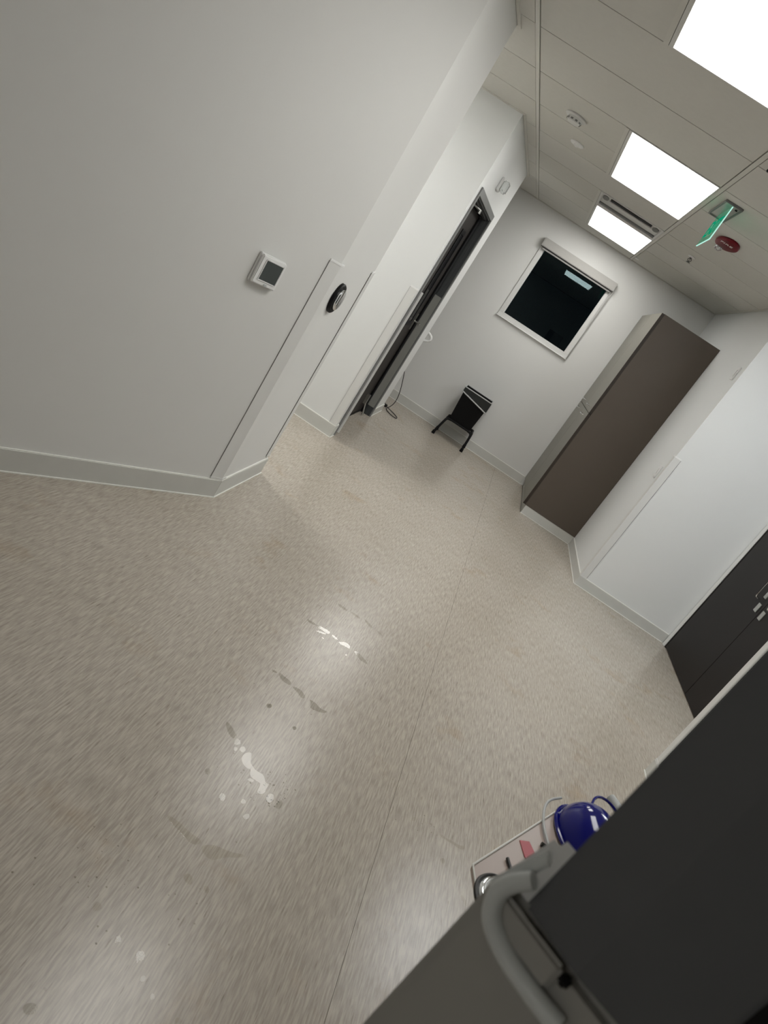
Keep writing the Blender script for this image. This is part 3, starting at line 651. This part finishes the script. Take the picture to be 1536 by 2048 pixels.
# ================================================================ POWER CORD
o=thing('power_cord',(-.9,7.95,0),'thin black power cord hanging by the wall end and looped on the floor','cord')
mk('cable',MB().tube(smoothpts([(-1.03,8.02,.62),(-1.0,8.0,.50),(-.94,7.98,.36),(-.885,7.97,.20),(-.875,7.96,.09),(-.895,7.93,.030),(-.915,7.88,.008),(-.90,7.80,.006),(-.84,7.72,.006),(-.775,7.68,.006),(-.735,7.70,.006),(-.75,7.78,.006),(-.82,7.86,.006),(-.89,7.90,.010),(-.93,7.915,.013)],3),.0045,7),CORDM,o,smooth=True)
mk('plug',MB().box(-.975,-.925,7.895,7.935,.001,.034),CORDM,o,bev=.006)
mk('upper_plug',MB().box(-1.06,-1.01,8.0,8.04,.60,.64),CORDM,o,bev=.006)
ob=thing('wall_outlet_box',(-1.1,8.1,0),'small grey outlet post behind the wall end feeding the cord','outlet')
mk('post',MB().box(-1.10,-1.062,7.98,8.06,.0006,.72),GREYL,ob,bev=.004)

# ================================================================ WATER ON THE FLOOR
def pool(poly, parent, m, h=.0011):
    n=len(poly); cx=sum(p[0] for p in poly)/n; cy=sum(p[1] for p in poly)/n
    # smooth the outline
    P=[Vector((x,y,0)) for x,y in poly]
    for _ in range(2):
        Qp=[]
        for i in range(len(P)):
            a,b_=P[i],P[(i+1)%len(P)]; Qp+=[a*.75+b_*.25,a*.25+b_*.75]
        P=Qp
    A=sum(P[i].x*P[(i+1)%len(P)].y-P[(i+1)%len(P)].x*P[i].y for i in range(len(P)))
    if A<0: P=P[::-1]
    n=len(P); mb=MB()
    c_=sum(P,Vector())/n
    low=[(p.x,p.y,.0004) for p in P]; top=[]
    for i,p in enumerate(P):
        a,q_=P[i-1],P[(i+1)%n]; t=(q_-a).normalized(); top.append((p.x-t.y*.0006,p.y+t.x*.0006,h))
    mb.raw(low+top,[(i,(i+1)%n,n+(i+1)%n,n+i) for i in range(n)]+[tuple(range(n,2*n))])
    me=bpy.data.meshes.new('water_pool'); me.from_pydata(mb.v,[],mb.f); me.materials.append(m)
    o=bpy.data.objects.new('water_pool',me); C.objects.link(o); o.parent=parent; o.matrix_parent_inverse=parent.matrix_basis.inverted()
def drops(parent, cx, cy, sx, sy, n, ang=0):
    mb=MB()
    for k in range(n):
        u,v=random.gauss(0,1)*sx,random.gauss(0,1)*sy
        x=cx+u*math.cos(ang)-v*math.sin(ang); y=cy+u*math.sin(ang)+v*math.cos(ang); r=random.uniform(.0011,.0031)
        mb.lathe([(r,.0004),(r*.8,r*.25),(r*.4,r*.4),(0.0001,r*.42)],8,Matrix.Translation((x,y,0)))
    o=mk('droplets',mb,WATER,parent,smooth=True); o['kind']='stuff'
trails=[('spill of white-gleaming water pools in the middle of the floor','main',0,14),
 ('short bright streak of water under the middle ceiling light glare, centre of the floor','a',14,22),
 ('thin broken arc of water farthest up the floor','b',22,26),
 ('dark broken arc of water between the two gleaming spills','c',26,32),
 ('scattered water drops in the bottom left corner of the floor','d',32,38),
 ('thin water trail running up to the beige tray corner','e',38,42),
 ('faint dull arc of water drops below the main spill','f',42,48)]
for lb,k,i0,i1 in trails:
    p=PUD[i0][0]; o=thing('water_spill',(p[0],p[1],0),lb,'water spill','water spills on the vinyl floor')
    for q in PUD[i0:i1]: pool(q,o,WATER2 if k in 'fbe' else WATER)
    if k=='main': drops(o,.125,1.85,.03,.05,46); drops(o,.05,1.8,.09,.10,22)
    if k=='a': drops(o,.10,2.9,.12,.08,26,.2)
    if k=='c': drops(o,.0,2.3,.12,.05,8)
    if k=='d': drops(o,-.10,1.28,.10,.07,40,.4)
    if k=='e': drops(o,.62,2.15,.10,.05,14)

# ================================================================ BEIGE TRAY STAND
TZ=.72
td=Vector((math.cos(math.radians(59.3)),math.sin(math.radians(59.3)),0)); tn=Vector((td.y,-td.x,0))
c0=Vector((.468,1.152,0))
mtr=Matrix(((td.x,tn.x,0,c0.x),(td.y,tn.y,0,c0.y),(0,0,1,0),(0,0,0,1)))
o=thing('tray_stand',(.80,1.24,0),'beige tray on a pole stand, mostly hidden behind the charcoal monitor','tray stand')
L_,W_=.41,.40; ch=.066
oct_=[(0,0),(L_,0),(L_+ch,ch),(L_+ch,W_),(L_,W_+ch),(0,W_+ch),(-ch,W_),(-ch,ch)]
def inset(poly,d):
    cx=sum(p[0] for p in poly)/len(poly); cy=sum(p[1] for p in poly)/len(poly)
    return [(cx+(x-cx)*(1-d/abs(L_/2+ch)),cy+(y-cy)*(1-d/(W_/2+ch))) for x,y in poly]
mk('tray_top',MB().prism(oct_,TZ-.012,TZ,mtr),TRAY,o,bev=.003)
n=8; io=inset(oct_,.004); 
mb=MB()
for i in range(8):
    a,b_=Vector((*oct_[i],0)),Vector((*oct_[(i+1)%8],0)); 
rim=[tuple(mtr@Vector((x,y,TZ+.001))) for x,y in oct_]
mk('tray_rim',MB().tube(rim,.0022,6,closed=True),CAULK,o,smooth=True)
pc=Vector((.76,1.20,0))
mk('pole',MB().tube([(pc.x,pc.y,.05),(pc.x,pc.y,TZ-.0125)],.022,16),SATIN,o,smooth=True)
bs=MB()
for k in range(4):
    a=math.radians(59+45+90*k); e=(pc.x+.21*math.cos(a),pc.y+.21*math.sin(a))
    lg=mk('leg',MB().tube([(pc.x,pc.y,.075),(e[0],e[1],.060)],.014,8),SATIN,o,smooth=True)
    mk('caster',MB().lathe([(.024,-.011),(.026,-.006),(.026,.006),(.024,.011)],16,rotm((e[0],e[1],.0268),(math.cos(a+1.57),math.sin(a+1.57),0))),BLACK,lg)
def ont(x,y): return (x,y)
# items on the tray
def flat(poly,z0,z1,m,par,name,**k): return mk(name,MB().prism(poly,z0,z1),m,par,**k)
o2=thing('red_tape',(.59,1.28,TZ),'larger red label piece lying on the beige tray','label','red labels on the beige tray')
mk('tape',MB().prism([(.570,1.306),(.583,1.268),(.604,1.252),(.616,1.284),(.594,1.322)],TZ+.0006,TZ+.002),REDT,o2)
o2=thing('red_tape',(.625,1.24,TZ),'smaller red label piece on the beige tray near the grey clip tip','label','red labels on the beige tray')
mk('tape',MB().prism([(.600,1.236),(.618,1.228),(.632,1.212),(.640,1.222),(.622,1.250)],TZ+.0006,TZ+.002),REDT,o2)
o2=thing('black_cable_tie',(.55,1.21,TZ),'short black stick standing out on the beige tray between ring and red label','cable tie')
mk('strip',MB().tube([(.541,1.226,TZ+.0045),(.556,1.186,TZ+.0045)],.0035,8),CORDM,o2)
o2=thing('black_hose_end',(.66,1.33,TZ),'dark rubber hose end lying beside the blue pod on the tray','hose')
mk('hose',MB().tube(smoothpts([(.622,1.335,TZ+.0055),(.650,1.334,TZ+.0055),(.700,1.320,TZ+.0055),(.74,1.29,TZ+.0055)],2),.005,8),CORDM,o2,smooth=True)
o2=thing('chrome_ring',(.53,1.09,TZ),'shiny chrome ring with dark band at the rounded end of the tray','ring')
R0=Vector((.538,1.088,TZ+.012)); 
ring=[(R0.x+.052*math.cos(t),R0.y+.052*math.sin(t),R0.z) for t in [2*math.pi*k/40 for k in range(40)]]
mk('ring_body',MB().tube(ring,.0095,10,closed=True),CHROME,o2,smooth=True)
rb=[(R0.x+.064*math.cos(t),R0.y+.064*math.sin(t),R0.z) for t in [math.radians(80+ k*6) for k in range(22)]]
mk('dark_band',MB().tube(rb,.0045,8),CORDM,o2,smooth=True)
o2=thing('clear_tube',(.66,1.45,TZ),'thin grey looped tube curling past the blue pod','tube')
mk('tube_loop',MB().tube(smoothpts([(.722,1.200,TZ+.005),(.668,1.280,TZ+.005),(.630,1.370,TZ+.006),(.626,1.440,TZ+.006),(.640,1.500,TZ+.006),(.68,1.545,TZ+.006)],3),.0032,8),GREYL,o2,smooth=True)
# blue pod
o2=thing('blue_pod',(.75,1.48,TZ),'glossy dark blue teardrop plastic pod with a thin blue loop handle','container')
bc=Vector((.742,1.440,TZ+.002)); ang=math.radians(95)
mb=MB(); vs=[];fs=[]; nu,nv=26,12
for j in range(nv+1):
    phi=j/nv*math.pi/2
    for i in range(nu):
        t=2*math.pi*i/nu; r=math.cos(phi)
        # teardrop: blunt round end at +u, point at -u
        u=math.cos(t); v=math.sin(t); uu=.098*u if u>0 else .150*u; vv=.078*v*(1 if u>0 else (1-.55*(u*u)))
        x=uu*r; y=vv*r; z=.085*math.sin(phi)
        X=bc.x+x*math.cos(ang)-y*math.sin(ang); Y=bc.y+x*math.sin(ang)+y*math.cos(ang)
        vs.append((X,Y,bc.z+z))
for j in range(nv):
    for i in range(nu): fs.append((j*nu+i,j*nu+(i+1)%nu,(j+1)*nu+(i+1)%nu,(j+1)*nu+i))
fs.append(tuple(range(nu))[::-1])
mk('pod_shell',MB().raw(vs,fs),BLUE,o2,smooth=True)
rimp=[]
for i in range(40):
    t=2*math.pi*i/40; u=math.cos(t); v=math.sin(t); uu=.101*u if u>0 else .153*u; vv=.081*v*(1 if u>0 else (1-.55*(u*u)))
    rimp.append((bc.x+uu*math.cos(ang)-vv*math.sin(ang),bc.y+uu*math.sin(ang)+vv*math.cos(ang),bc.z+.006))
mk('pod_rim',MB().tube(rimp,.005,8,closed=True),BLUE,o2,smooth=True)
mk('loop_handle',MB().tube(smoothpts([(.745,1.540,TZ+.03),(.765,1.605,TZ+.035),(.815,1.625,TZ+.03),(.86,1.58,TZ+.02),(.875,1.52,TZ+.01)],3),.0035,8),BLUE,o2,smooth=True)
o2=thing('grey_tube_end',(.86,1.64,TZ),'rounded pale grey tube end sticking out past the blue loop','tube')
mk('tube_end',MB().tube(smoothpts([(.830,1.675,TZ+.014),(.850,1.650,TZ+.014),(.883,1.57,TZ+.014),(.900,1.46,TZ+.014),(.895,1.34,TZ+.0145)],2),.013,12),GREYL,o2,smooth=True)

# ================================================================ CHARCOAL MONITOR ON GREY STAND (very near the camera)
Pm=Vector((.225,.409,1.303)); r_=Vector((.8485,-.5293,0)); nv_=Vector((-.5293,-.8485,0))
mm=Matrix(((r_.x,-nv_.x,0,Pm.x),(r_.y,-nv_.y,0,Pm.y),(0,0,1,Pm.z),(0,0,0,1)))     # local x right, y away from viewer, z up
o=thing('monitor_cart',tuple(mm@Vector((.10,.06,-Pm.z))),'charcoal monitor on a grey cart, blurred and large in the bottom right corner','monitor cart')
def LB(x0,x1,y0,y1,z0,z1): return MB().box(x0,x1,y0,y1,z0,z1,mm)
mb=MB().prism([(-.0135,.004),(.036,.0),(.109,.007),(.109,.05),(-.0135,.05)],-.034,.46,mm)
mk('monitor_side_frame',mb,CHAR,o,bev=.003)
mk('groove',LB(.1092,.1168,.010,.045,-.030,.455),BLACK,o)
mk('monitor_front',LB(.117,.40,.002,.05,-.034,.46),GREYP,o,bev=.004)
mk('housing',LB(-.040,.40,.004,.120,-.42,-.0345),GREYP,o,bev=.008)
mk('neck_block',LB(-.004,.38,.0505,.115,-.034,.06),GREYP,o,bev=.004)
lip=[(-.019,-.003,-.010),(-.028,-.004,-.024),(-.031,-.004,-.040),(-.024,-.004,-.055),(-.011,-.004,-.062),(.003,-.004,-.065),(.018,-.004,-.0655),(.033,-.004,-.0655),(.050,-.004,-.064)]
lp=[tuple(mm@Vector(p)) for p in smoothpts(lip,3)]
nL=len(lp); rs=[.0062+.0012*min(1,i/(nL*.4)) for i in range(nL)]
mk('handle_lip',MB().tube(lp,.009,12,rs=rs),GREYL,o,smooth=True)
mxz=mm@Matrix(((1,0,0,0),(0,0,1,0),(0,1,0,0),(0,0,0,1)))
mk('clip_tab',MB().prism([(-.042,-.046),(-.032,-.052),(-.018,.003),(-.026,.011)],.0045,.010,mxz),GREYL,o,bev=.002)
mk('clip_pad',LB(-.026,.030,-.003,.0038,-.060,-.0355),GREYP,o,bev=.003)
mk('latch',LB(.030,.038,-.004,.0038,-.046,-.037),BLACK,o,bev=.002)
mk('post',MB().box(.12,.20,.03,.10,-1.23,-.4205,mm),GREYP,o,bev=.006)
for k in range(5):
    a=2*math.pi*k/5+.6; c1=mm@Vector((.16,.065,0)); e=(c1.x+.20*math.cos(a),c1.y+.20*math.sin(a))
    lg=mk('leg',MB().tube([(c1.x,c1.y,.085),(e[0],e[1],.070)],.016,8),GREYP,o,smooth=True)
    mk('caster',MB().lathe([(.026,-.012),(.029,-.006),(.029,.006),(.026,.012)],16,rotm((e[0],e[1],.0296),(math.cos(a+1.57),math.sin(a+1.57),0))),BLACK,lg)
